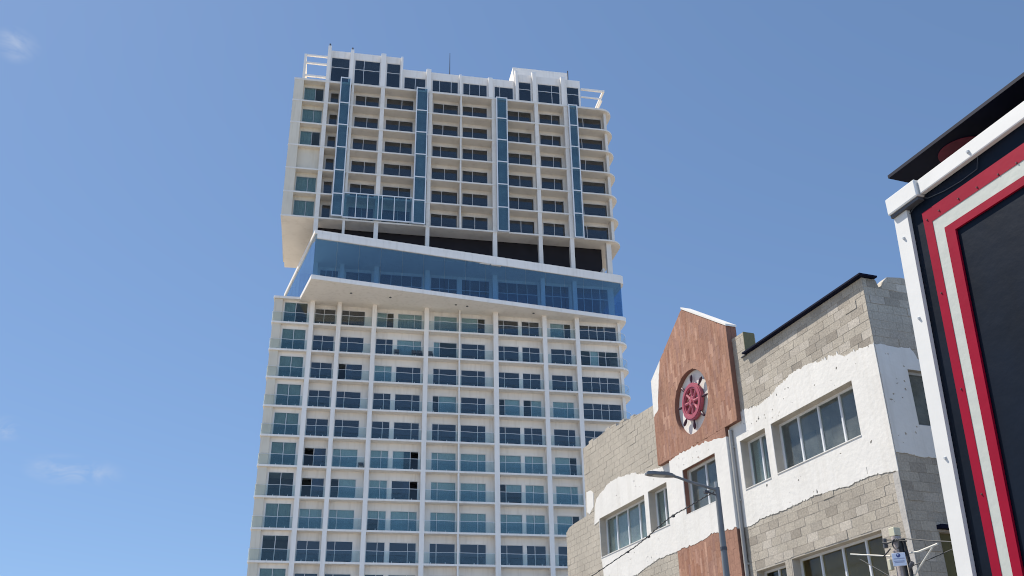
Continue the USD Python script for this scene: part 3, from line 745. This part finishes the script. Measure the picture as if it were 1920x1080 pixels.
for reg in (treg_g, treg_b):
    x0, z0, x1, z1 = reg.bounds
    TW, TH = 0.105, 0.40
    i = 0
    xx = x0
    while xx < x1:
        off = rnd.uniform(0, TH)
        k = -1
        while z0 + off + k * TH < z1:
            zz = z0 + off + k * TH
            c = sbox(xx + 0.0015, zz + 0.0015, xx + TW - 0.0015, zz + TH - 0.0015).intersection(reg)
            for q in getattr(c, 'geoms', [c]):
                if q.geom_type == 'Polygon' and q.area > 0.002:
                    tiles.append(q.simplify(0.003))
            k += 1
        xx += TW
tiles.sort(key=lambda p: p.area * (1.0 if p.centroid.y > 8 else 0.9), reverse=True)
field = MB()
for i, p in enumerate(tiles):
    b = MB() if i < 300 else field
    b.prism(shift(p), -0.15 - rnd.uniform(0, 0.003), -0.13)
    if i < 300:
        b.build('tile', tile_look, bld)
tag(field.build('tile_field', tile_look, bld), kind='stuff')
# white coping on the gable
cp = MB()
for (xa, za), (xb, zb) in (((-23.21, 12.395), (-20.97, 10.90)),):
    cp.prism(Polygon([(xa, Hh(za)), (xb, Hh(zb)), (xb, Hh(zb) + 0.06), (xa, Hh(za) + 0.06)]), -0.165, 0.18)
cp.build('coping', plaster_look, bld)
# roof sheet over the right-hand parapet and the stub pillar
MB().prism(Polygon([(-20.44, Hh(9.85)), (-15.58, Hh(9.85)), (-15.58, Hh(9.89)), (-20.44, Hh(9.89))]), -0.13, 0.35).build('roof_sheet', roof_dark, bld)
MB().box(-21.0, -20.45, 0.305, 0.36, Hh(9.5), Hh(10.5)).build('stub_pillar', mortar_look, bld)
MB().box(-20.449, -20.43, -0.01, 0.33, Hh(9.9), Hh(10.51)).build('stub_board', olive_board, bld)
MB().box(-20.62, -20.40, -0.05, 0.05, Hh(9.82), Hh(9.845)).build('stub_bracket', bracket_dark, bld)
# inside: roof, floors, back wall
MB().box(-31.0, -15.95, 0.305, 8.0, Hh(8.35), Hh(8.6)).build('roof_slab', grey_concrete, bld)
MB().box(-31.0, -15.95, 0.305, 8.0, Hh(5.6), Hh(5.85)).build('floor_slab', room_grey, bld)
MB().box(-31.0, -15.95, 0.305, 8.0, Hh(2.3), Hh(2.55)).build('floor_slab', room_grey, bld)
MB().box(-31.0, -15.95, 3.6, 3.8, Hh(-1.6), Hh(8.34)).build('inner_wall', grey_concrete, bld)
MB().box(-32.86, -31.06, 0.305, 8.0, 0, Hh(7.7)).build('side_block', mortar_look, bld)
MB().box(-31.06, -31.0, 0.305, 8.0, 0, Hh(10.3)).build('side_wall', mortar_look, bld)
MB().box(-31.0, -15.95, 8.0, 8.2, 0, Hh(9.9)).build('back_wall', mortar_look, bld)


def bwin(key, n, state, mat=bld_glass, sill=True, cm=bld_curtain, sub=None):
    a, c, z0, z1 = W[key] if key in W else sub
    ms = [a + (c - a) * i / n for i in range(1, n)]
    w = window(a, c, Hh(z0), Hh(z1), 0.22, ms, None, state, mat, bld, fr=0.05, curtain_mat=cm, curtain_gap=0.12)
    if sill:
        MB().box(a, c, -0.03, 0.218, Hh(z0), Hh(z0) + 0.022).build('sill', plaster_look, w)
    return w


bwin('W1', 4, 'tttt'); bwin('W2', 2, 'td'); bwin('W4', 2, 'td'); bwin('W5', 4, 'dddd')
bwin('W6', 2, 'dd', olive_glass, sill=False); bwin('W7', 4, 'dddd', olive_glass, sill=False)
w_ = window(W3[0], W3[1], Hh(W3[2]), Hh(W3[3]), 0.05, (-23.1,), None, 'dd', bld_glass, bld, fr=0.05)
MB().box(W3[0], W3[1], -0.16, 0.048, Hh(W3[2]), Hh(W3[2]) + 0.022).build('sill', plaster_look, w_)
# sheets leaning behind the large windows
MB().box(-19.35, -18.75, 0.5, 0.53, Hh(5.86), Hh(7.3)).build('leaning_sheet', blue_sheet, bld)
MB().box(-18.6, -18.3, 0.6, 0.63, Hh(5.86), Hh(7.5)).build('leaning_sheet', room_grey, bld)
MB().box(-21.2, -16.55, 0.52, 0.55, Hh(2.56), Hh(4.5)).build('inner_board', brown_board, bld)
# side window
b = MB().box(-15.86, -15.80, 0.75, 1.75, Hh(6.47), Hh(6.53)).box(-15.86, -15.80, 0.75, 1.75, Hh(7.67), Hh(7.73)).box(-15.86, -15.80, 0.75, 0.80, Hh(6.53), Hh(7.67))
sw = b.build('side_window', alu_grey, bld)
MB().box(-15.84, -15.83, 0.80, 1.75, Hh(6.53), Hh(7.67)).build('pane', bld_glass, sw)
MB().box(-16.4, -16.38, 0.6, 1.9, Hh(7.05), Hh(8.2)).build('blind', olive_board, sw)
MB().box(-15.86, -15.80, 0.70, 1.7, Hh(2.9), Hh(4.23)).build('boarded_window', olive_board, bld)
MB().box(-15.70, -15.55, 0.66, 1.8, Hh(4.28), Hh(4.36)).build('lintel_bar', roof_dark, bld)
# drain pipe in the corner of the bay
dp = MB().tube([(-21.50, -0.075, 0.0), (-21.50, -0.075, Hh(8.1))], 0.05, 10)
for z in (3.2, 4.6, 6.2, 7.6):
    dp.box(-21.57, -21.43, -0.075, 0.0, Hh(z), Hh(z) + 0.05)
dp.build('drainpipe', grey_concrete, bld, smooth=40)

# round niche: the ship's wheel
wh = thing('ship_wheel', "red ship's wheel mounted in the round niche of the tiled gable", 'wheel', tuple(OB + np.array([math.cos(ROT_B), math.sin(ROT_B), 0]) * -23.17 + np.array([0, 0, Hh(9.47)])), ROT_B)


def ring(r0, r1, y0, y1, n=40):
    return Point(0, 0).buffer(r1, n).difference(Point(0, 0).buffer(r0, n)), y0, y1


MB().prism(*ring(0.37, 0.54, -0.145, -0.055)).build('rim', wheel_red, wh, smooth=35)
MB().prism(*ring(0.42, 0.50, -0.165, -0.145)).build('rim_moulding', wheel_red, wh, smooth=35)
MB().prism(Point(0, 0).buffer(0.14, 24), -0.15, -0.05).prism(Point(0, 0).buffer(0.06, 16), -0.18, -0.15).build('hub', wheel_red, wh, smooth=35)
for k in range(8):
    a = math.radians(45 * k - 3)
    ca, sa = math.cos(a), math.sin(a)
    MB().tube([(ca * r, -0.10, sa * r) for r in (0.12, 0.2, 0.3, 0.40)], [0.06, 0.042, 0.055, 0.05], 8).build('spoke', wheel_red, wh, smooth=40)
    MB().tube([(ca * r, -0.10, sa * r) for r in (0.535, 0.58, 0.63, 0.71, 0.77, 0.81)], [0.030, 0.024, 0.038, 0.046, 0.038, 0.015], 8).build('handle', wheel_dark, wh, smooth=40)

# the plain building across the narrow alley, behind the booth
nb_ = thing('alley_building', 'plain dark grey building across the alley behind the painted booth', 'building', (OB[0], OB[1], 0), ROT_B)
MB().box(-13.4, 2.0, 1.6, 15.0, 0.13, 10.6).build('wall', paint('alley_wall', (0.20, 0.19, 0.18), rough=0.9, var=0.2, dirt=0.3, dirt_col=(0.1, 0.1, 0.09), bump=0.3), nb_)
MB().box(-13.45, 2.05, 1.55, 15.05, 10.6, 10.78).build('parapet_cap', grey_concrete, nb_)

# ================================================================ painted booth at the right edge
OK_ = -nB * 3.2
booth = thing('painted_booth', 'navy painted booth with a red and white striped panel border and white trim', 'booth', (OK_[0], OK_[1], 0), ROT_B)
lean = lambda x, v, v0: x - 0.0467 * (v0 - v)
G0 = -CAM_Z + 0.13
XR = -1.0
body = Polygon([(lean(-3.215, G0, 2.308), Hh(G0)), (XR, Hh(G0)), (XR, Hh(2.47)), (-3.212, Hh(2.47))])
MB().prism(body, 0.0, 2.2).build('wall', navy_paint, booth)


def bar(pts, y0, y1, name, m):
    MB().prism(Polygon([(x, Hh(v)) for x, v in pts]), y0, y1).build(name, m, booth)


RB = -0.9     # panel bottom
lx = lambda xt, vt, s, v: xt - s * (vt - v)
outer = [(-3.052, 2.3165, .0425), (-3.003, 2.248, .0455), (-2.944, 2.182, .0507), (-2.888, 2.143, .0578)]
rights = [-1.15, -1.20, -1.26, -1.31]
bots = [RB, RB + 0.07, RB + 0.135, RB + 0.175]
mats = [('red_border', kiosk_red, 0.012), ('white_stripe', kiosk_stripe, 0.010), ('red_border', kiosk_red, 0.012)]
for i, (nm, mt, d) in enumerate(mats):
    (xa, va, sa_), (xb, vb, sb_) = outer[i], outer[i + 1]
    ring_ = Polygon([(lx(xa, va, sa_, bots[i]), bots[i]), (rights[i], bots[i]), (rights[i], va - 0.012), (xa, va)]).difference(
        Polygon([(lx(xb, vb, sb_, bots[i + 1]), bots[i + 1]), (rights[i + 1], bots[i + 1]), (rights[i + 1], vb - 0.012), (xb, vb)]))
    MB().prism(shift(ring_), -d, -0.0005).build(nm, mt, booth)
# corner post, fascia, end cap, roof
pt = Polygon([(lean(-3.2210, G0, 2.292), Hh(G0)), (lean(-3.1345, G0, 2.245) - 0.012, Hh(G0)), (-3.1280, Hh(2.40)), (-3.2155, Hh(2.40))])
MB().prism(pt, -0.022, -0.001).build('corner_post', kiosk_white, booth)
MB().cbox(-3.018, XR + 0.03, -0.032, -0.001, Hh(2.400), Hh(2.474), 0.004).build('fascia', kiosk_white, booth)
MB().cbox(-3.228, -3.023, -0.046, 0.02, Hh(2.395), Hh(2.483), 0.005).build('fascia_end', kiosk_white, booth)
MB().box(-3.22, -3.03, -0.036, 0.0, Hh(2.378), Hh(2.394)).build('drip_strip', bracket_dark, booth)
MB().prism(Polygon([(-3.35, 0.130), (XR + 0.1, 0.175), (XR + 0.1, 2.4), (-3.35, 2.4)]), Hh(2.720), Hh(2.738), 'z').build('roof_sheet', navy_roof, booth)
for x in (-3.0, -2.0, -1.2):
    for y in (0.62, 2.0):
        MB().box(x, x + 0.05, y, y + 0.05, Hh(2.47), Hh(2.72)).build('roof_post', navy_roof, booth)
MB().prism(Point(-3.02, 0.325).buffer(0.125, 24), Hh(2.716), Hh(2.7195), 'z').build('red_disc', paint('faded_red', (0.20, 0.02, 0.045), rough=0.6, var=0.3, scale=12), booth)
for x, v in ((-2.95, 2.275), (-2.83, 2.268), (-2.72, 2.262), (-2.60, 2.255), (-2.5, 2.25), (-3.03, 2.27), (-3.045, 1.9), (-3.06, 1.45), (-3.08, 1.0)):
    MB().tube([(x, -0.0165, Hh(v)), (x, -0.011, Hh(v))], [0.003, 0.0052], 8).build('bolt', bolt_look, booth)
for x, v in ((-3.18, 2.25), (-3.195, 1.84), (-3.22, 1.19)):
    MB().tube([(x, -0.03, Hh(v)), (x, -0.021, Hh(v))], [0.005, 0.009], 8).build('bolt', alu_grey, booth)
MB().tube([(-2.70, -0.040, Hh(2.43)), (-2.70, -0.031, Hh(2.43))], [0.006, 0.010], 8).build('bolt', alu_grey, booth)
wire = [(-3.13, 2.36), (-3.10, 2.372), (-3.06, 2.378), (-3.045, 2.40), (-3.0, 2.372), (-2.9, 2.352), (-2.8, 2.343), (-2.7, 2.346), (-2.68, 2.40)]
MB().tube([(x, -0.006, Hh(v)) for x, v in wire], 0.0018, 6).build('thin_wire', paint('wire_grey', (0.05, 0.06, 0.07), rough=0.5), booth)

# ================================================================ street lamp in front of the corner building
def at_street(x, y, z):
    return np.array([OB[0] + math.cos(ROT_B) * x - math.sin(ROT_B) * y, OB[1] + math.sin(ROT_B) * x + math.cos(ROT_B) * y, z])


lamp = thing('street_lamp', 'grey street lamp with a flat head on a long slanted arm', 'street lamp', at_street(-16.70, -3.69, 0), ROT_B)
MB().tube([(0, 0, 0.13), (0, 0, 3.0), (0, 0, 5.4), (0, 0, 6.66)], [0.085, 0.072, 0.06, 0.052], 12).build('pole', steel_grey, lamp, smooth=50)
MB().tube([(0, 0, 0.13), (0, 0, 0.16)], 0.17, 12).build('base_plate', steel_grey, lamp)
MB().tube([(0, 0, 5.43), (0, 0, 5.49)], 0.068, 12).build('pole_band', bracket_dark, lamp)
MB().tube([(-0.03, 0, 6.62), (-0.03, 0, 6.78)], 0.026, 8).build('photocell', lens_look, lamp)
# the arm reaches out over the road (local -y)
MB().tube([(0, 0, 6.60), (0, -0.08, 6.625), (0, -0.29, 6.665), (0, -0.64, 6.735), (0, -0.85, 6.795), (0, -0.98, 6.818)], [0.034, 0.032, 0.028, 0.026, 0.026, 0.028], 10).build('arm', steel_grey, lamp, smooth=50)
hp = Polygon([(-0.045, -0.94), (0.045, -0.94), (0.085, -1.05), (0.115, -1.2), (0.10, -1.45), (0.05, -1.56), (-0.05, -1.56), (-0.10, -1.45), (-0.115, -1.2), (-0.085, -1.05)])
hd = MB().prism(hp, 6.795, 6.835, 'z')
hd.prism(hp.buffer(-0.03), 6.835, 6.862, 'z')
for k in range(6):
    hd.box(-0.06, 0.06, -1.08 - k * 0.03, -1.09 - k * 0.03, 6.862, 6.88)
head = hd.build('lamp_head', steel_grey, lamp)
MB().prism(Polygon([(-0.075, -1.16), (0.075, -1.16), (0.07, -1.42), (-0.07, -1.42)]), 6.787, 6.7945, 'z').build('lens', lens_look, head)
MB().tube([(0, -0.02, 6.50), (0, -0.14, 6.53), (0, -0.24, 6.56)], 0.016, 6).cbox(-0.04, 0.04, -0.30, -0.2, 6.52, 6.58, 0.01).build('cable_bracket', bracket_dark, lamp)

# ================================================================ utility pole with its sign, box and cross bars
ux, uy = -12.10, -3.55
util = thing('utility_pole', 'cluttered concrete utility pole with cross bars before the side-wall corner', 'utility pole', at_street(ux, uy, 0), ROT_B)
MB().tube([(-0.06, 0.02, 0.13), (-0.04, 0.02, 4.0), (0.0, 0.0, 4.74)], [0.10, 0.078, 0.072], 12).build('pole', pole_concrete, util, smooth=50)
MB().tube([(0.13, -0.05, 0.13), (0.12, -0.05, 4.66)], 0.035, 8).tube([(0.19, -0.02, 0.2), (0.20, -0.02, 4.3), (0.16, -0.02, 4.68)], 0.028, 8).build('conduit', cable_look, util, smooth=50)
MB().cbox(-0.075, 0.055, -0.06, 0.06, 4.745, 4.875, 0.008).build('junction_box', beige_box, util)
for p, q, r in (((-1.10, 0.0, 4.69), (-0.10, -0.08, 4.465), 0.012), ((0.22, 0.0, 4.455), (0.42, 0.0, 4.435), 0.014), ((0.42, 0.0, 4.435), (0.82, 0.0, 4.468), 0.016), ((0.71, 0.0, 4.445), (0.19, 0.0, 4.10), 0.013)):
    MB().tube([p, q], r, 6).build('cross_bar', bar_look, util, smooth=40)
for z in (4.66, 4.1, 3.5):
    MB().tube([(0, 0, z), (0, 0, z + 0.02)], 0.086, 12).build('clamp_band', bracket_dark, util)
MB().tube([(-0.17, -0.08, 4.60), (-0.17, -0.08, 4.74)], [0.038, 0.028], 8).build('splice_closure', bracket_dark, util, smooth=50)
MB().tube([(0.24, -0.06, 4.24), (0.31, -0.06, 4.30)], [0.032, 0.03], 8).build('splice_closure', bracket_dark, util, smooth=50)
loop = [(0.12 + 0.075 * math.cos(t), -0.13, 4.60 + 0.075 * math.sin(t)) for t in np.linspace(0, 2 * math.pi, 17)]
MB().tube(loop, 0.011, 6).tube([(-0.2, -0.1, 4.68), (-0.05, -0.13, 4.645), (0.12, -0.12, 4.655), (0.26, -0.05, 4.62)], 0.012, 6).tube([(-0.24, -0.1, 4.48), (-0.15, -0.12, 4.5), (-0.02, -0.13, 4.555)], 0.010, 6).build('cable_coil', cable_look, util, smooth=50)
MB().cbox(-0.17, -0.09, -0.12, -0.05, 4.04, 4.18, 0.008).build('meter_box', pole_concrete, util)
MB().cbox(-0.165, -0.095, -0.115, -0.05, 4.26, 4.42, 0.008).build('meter_box', beige_box, util)
yaw = ROT_B + math.radians(48)
sg = thing('notice_plate', 'small white notice plate with a blue round emblem on the utility pole', 'sign', at_street(ux + 0.16, uy - 0.16, 4.365), yaw)
MB().cbox(-0.095, 0.095, -0.006, 0.006, -0.095, 0.095, 0.003).build('plate', sign_white, sg)
MB().prism(Point(-0.004, 0.056).buffer(0.029, 20).difference(Point(-0.010, 0.067).buffer(0.012, 12)), -0.0085, -0.0062).build('emblem', sign_blue, sg)
for z, a, c in ((0.010, -0.075, 0.075), (-0.026, -0.075, 0.07), (-0.044, -0.07, 0.066)):
    MB().box(a, c, -0.0085, -0.0062, z - 0.006, z + 0.006).build('text_line', sign_line, sg)


def cable(label, pts, r, sag=0.0, n=10, group=None):
    P = []
    for a, b_ in zip(pts[:-1], pts[1:]):
        a, b_ = np.array(a), np.array(b_)
        for k in range(n):
            t = k / n
            P.append(a + (b_ - a) * t - np.array([0, 0, sag * 4 * t * (1 - t)]))
    P.append(np.array(pts[-1]))
    o = at_street(*P[0])
    th = UsdGeom.Xform.Define(stage, numbered('/World/overhead_cable'))
    th.AddTranslateOp().Set(Gf.Vec3d(*map(float, o))); th.AddRotateZOp().Set(math.degrees(ROT_B))
    tag(th, label, 'cable', group)
    MB().tube([p - P[0] for p in P], r, 6).build('wire', cable_look, th, smooth=50)
    return th


wpts = [(-16.766, -3.692, 6.60), (-17.376, -3.621, 6.628 - .01), (-18.128, -3.55, 6.613), (-18.914, -3.479, 6.628), (-19.655, -3.408, 6.574), (-20.543, -3.266, 6.518), (-21.529, -3.124, 6.477), (-22.72, -2.982, 6.456), (-24.683, -2.84, 6.356), (-26.876, -2.698, 6.262), (-34.0, -2.4, 6.4)]
th = cable('thick twisted black cable running from the street lamp across the white band', wpts, 0.010, 0.0, 6)
# a second strand twisted round it
P = []
for a, b_ in zip(wpts[:-1], wpts[1:]):
    for k in range(14):
        t = k / 14
        P.append(np.array(a) + (np.array(b_) - np.array(a)) * t)
P = np.array(P); ph = np.linspace(0, 2 * math.pi * 34, len(P))
P = P + np.stack([0 * ph, 0.015 * np.cos(ph), 0.015 * np.sin(ph)], 1) - np.array(wpts[0])
MB().tube(P, 0.007, 5).build('twisted_strand', cable_look, th)
for p in ((-18.9, -3.479, 6.60), (-20.5, -3.266, 6.50), (-22.0, -3.07, 6.455)):
    q = np.array(p) - np.array(wpts[0])
    MB().cbox(q[0] - .04, q[0] + .04, q[1] - .02, q[1] + .02, q[2] - .02, q[2] + .03, .008).build('cable_clip', cable_look, th)
cable('thin cable sagging from the utility pole top towards the booth', [(-12.34, -3.60, 4.74), (-11.88, -3.6, 4.665), (-10.9, -3.5, 4.42), (-6.0, -3.4, 4.0)], 0.009, 0.01)
cable('thin pale cable rising from the left end of the pole bar to the pole', [(-13.0, -3.55, 4.575), (-12.58, -3.55, 4.322), (-12.16, -3.6, 4.09)], 0.007, 0.0)
cable('thin cable leaving the notice plate and rising to the right', [(-11.86, -3.6, 4.25), (-11.5, -3.5, 4.31), (-10.9, -3.4, 4.41), (-6.0, -3.0, 4.9)], 0.007, 0.0)
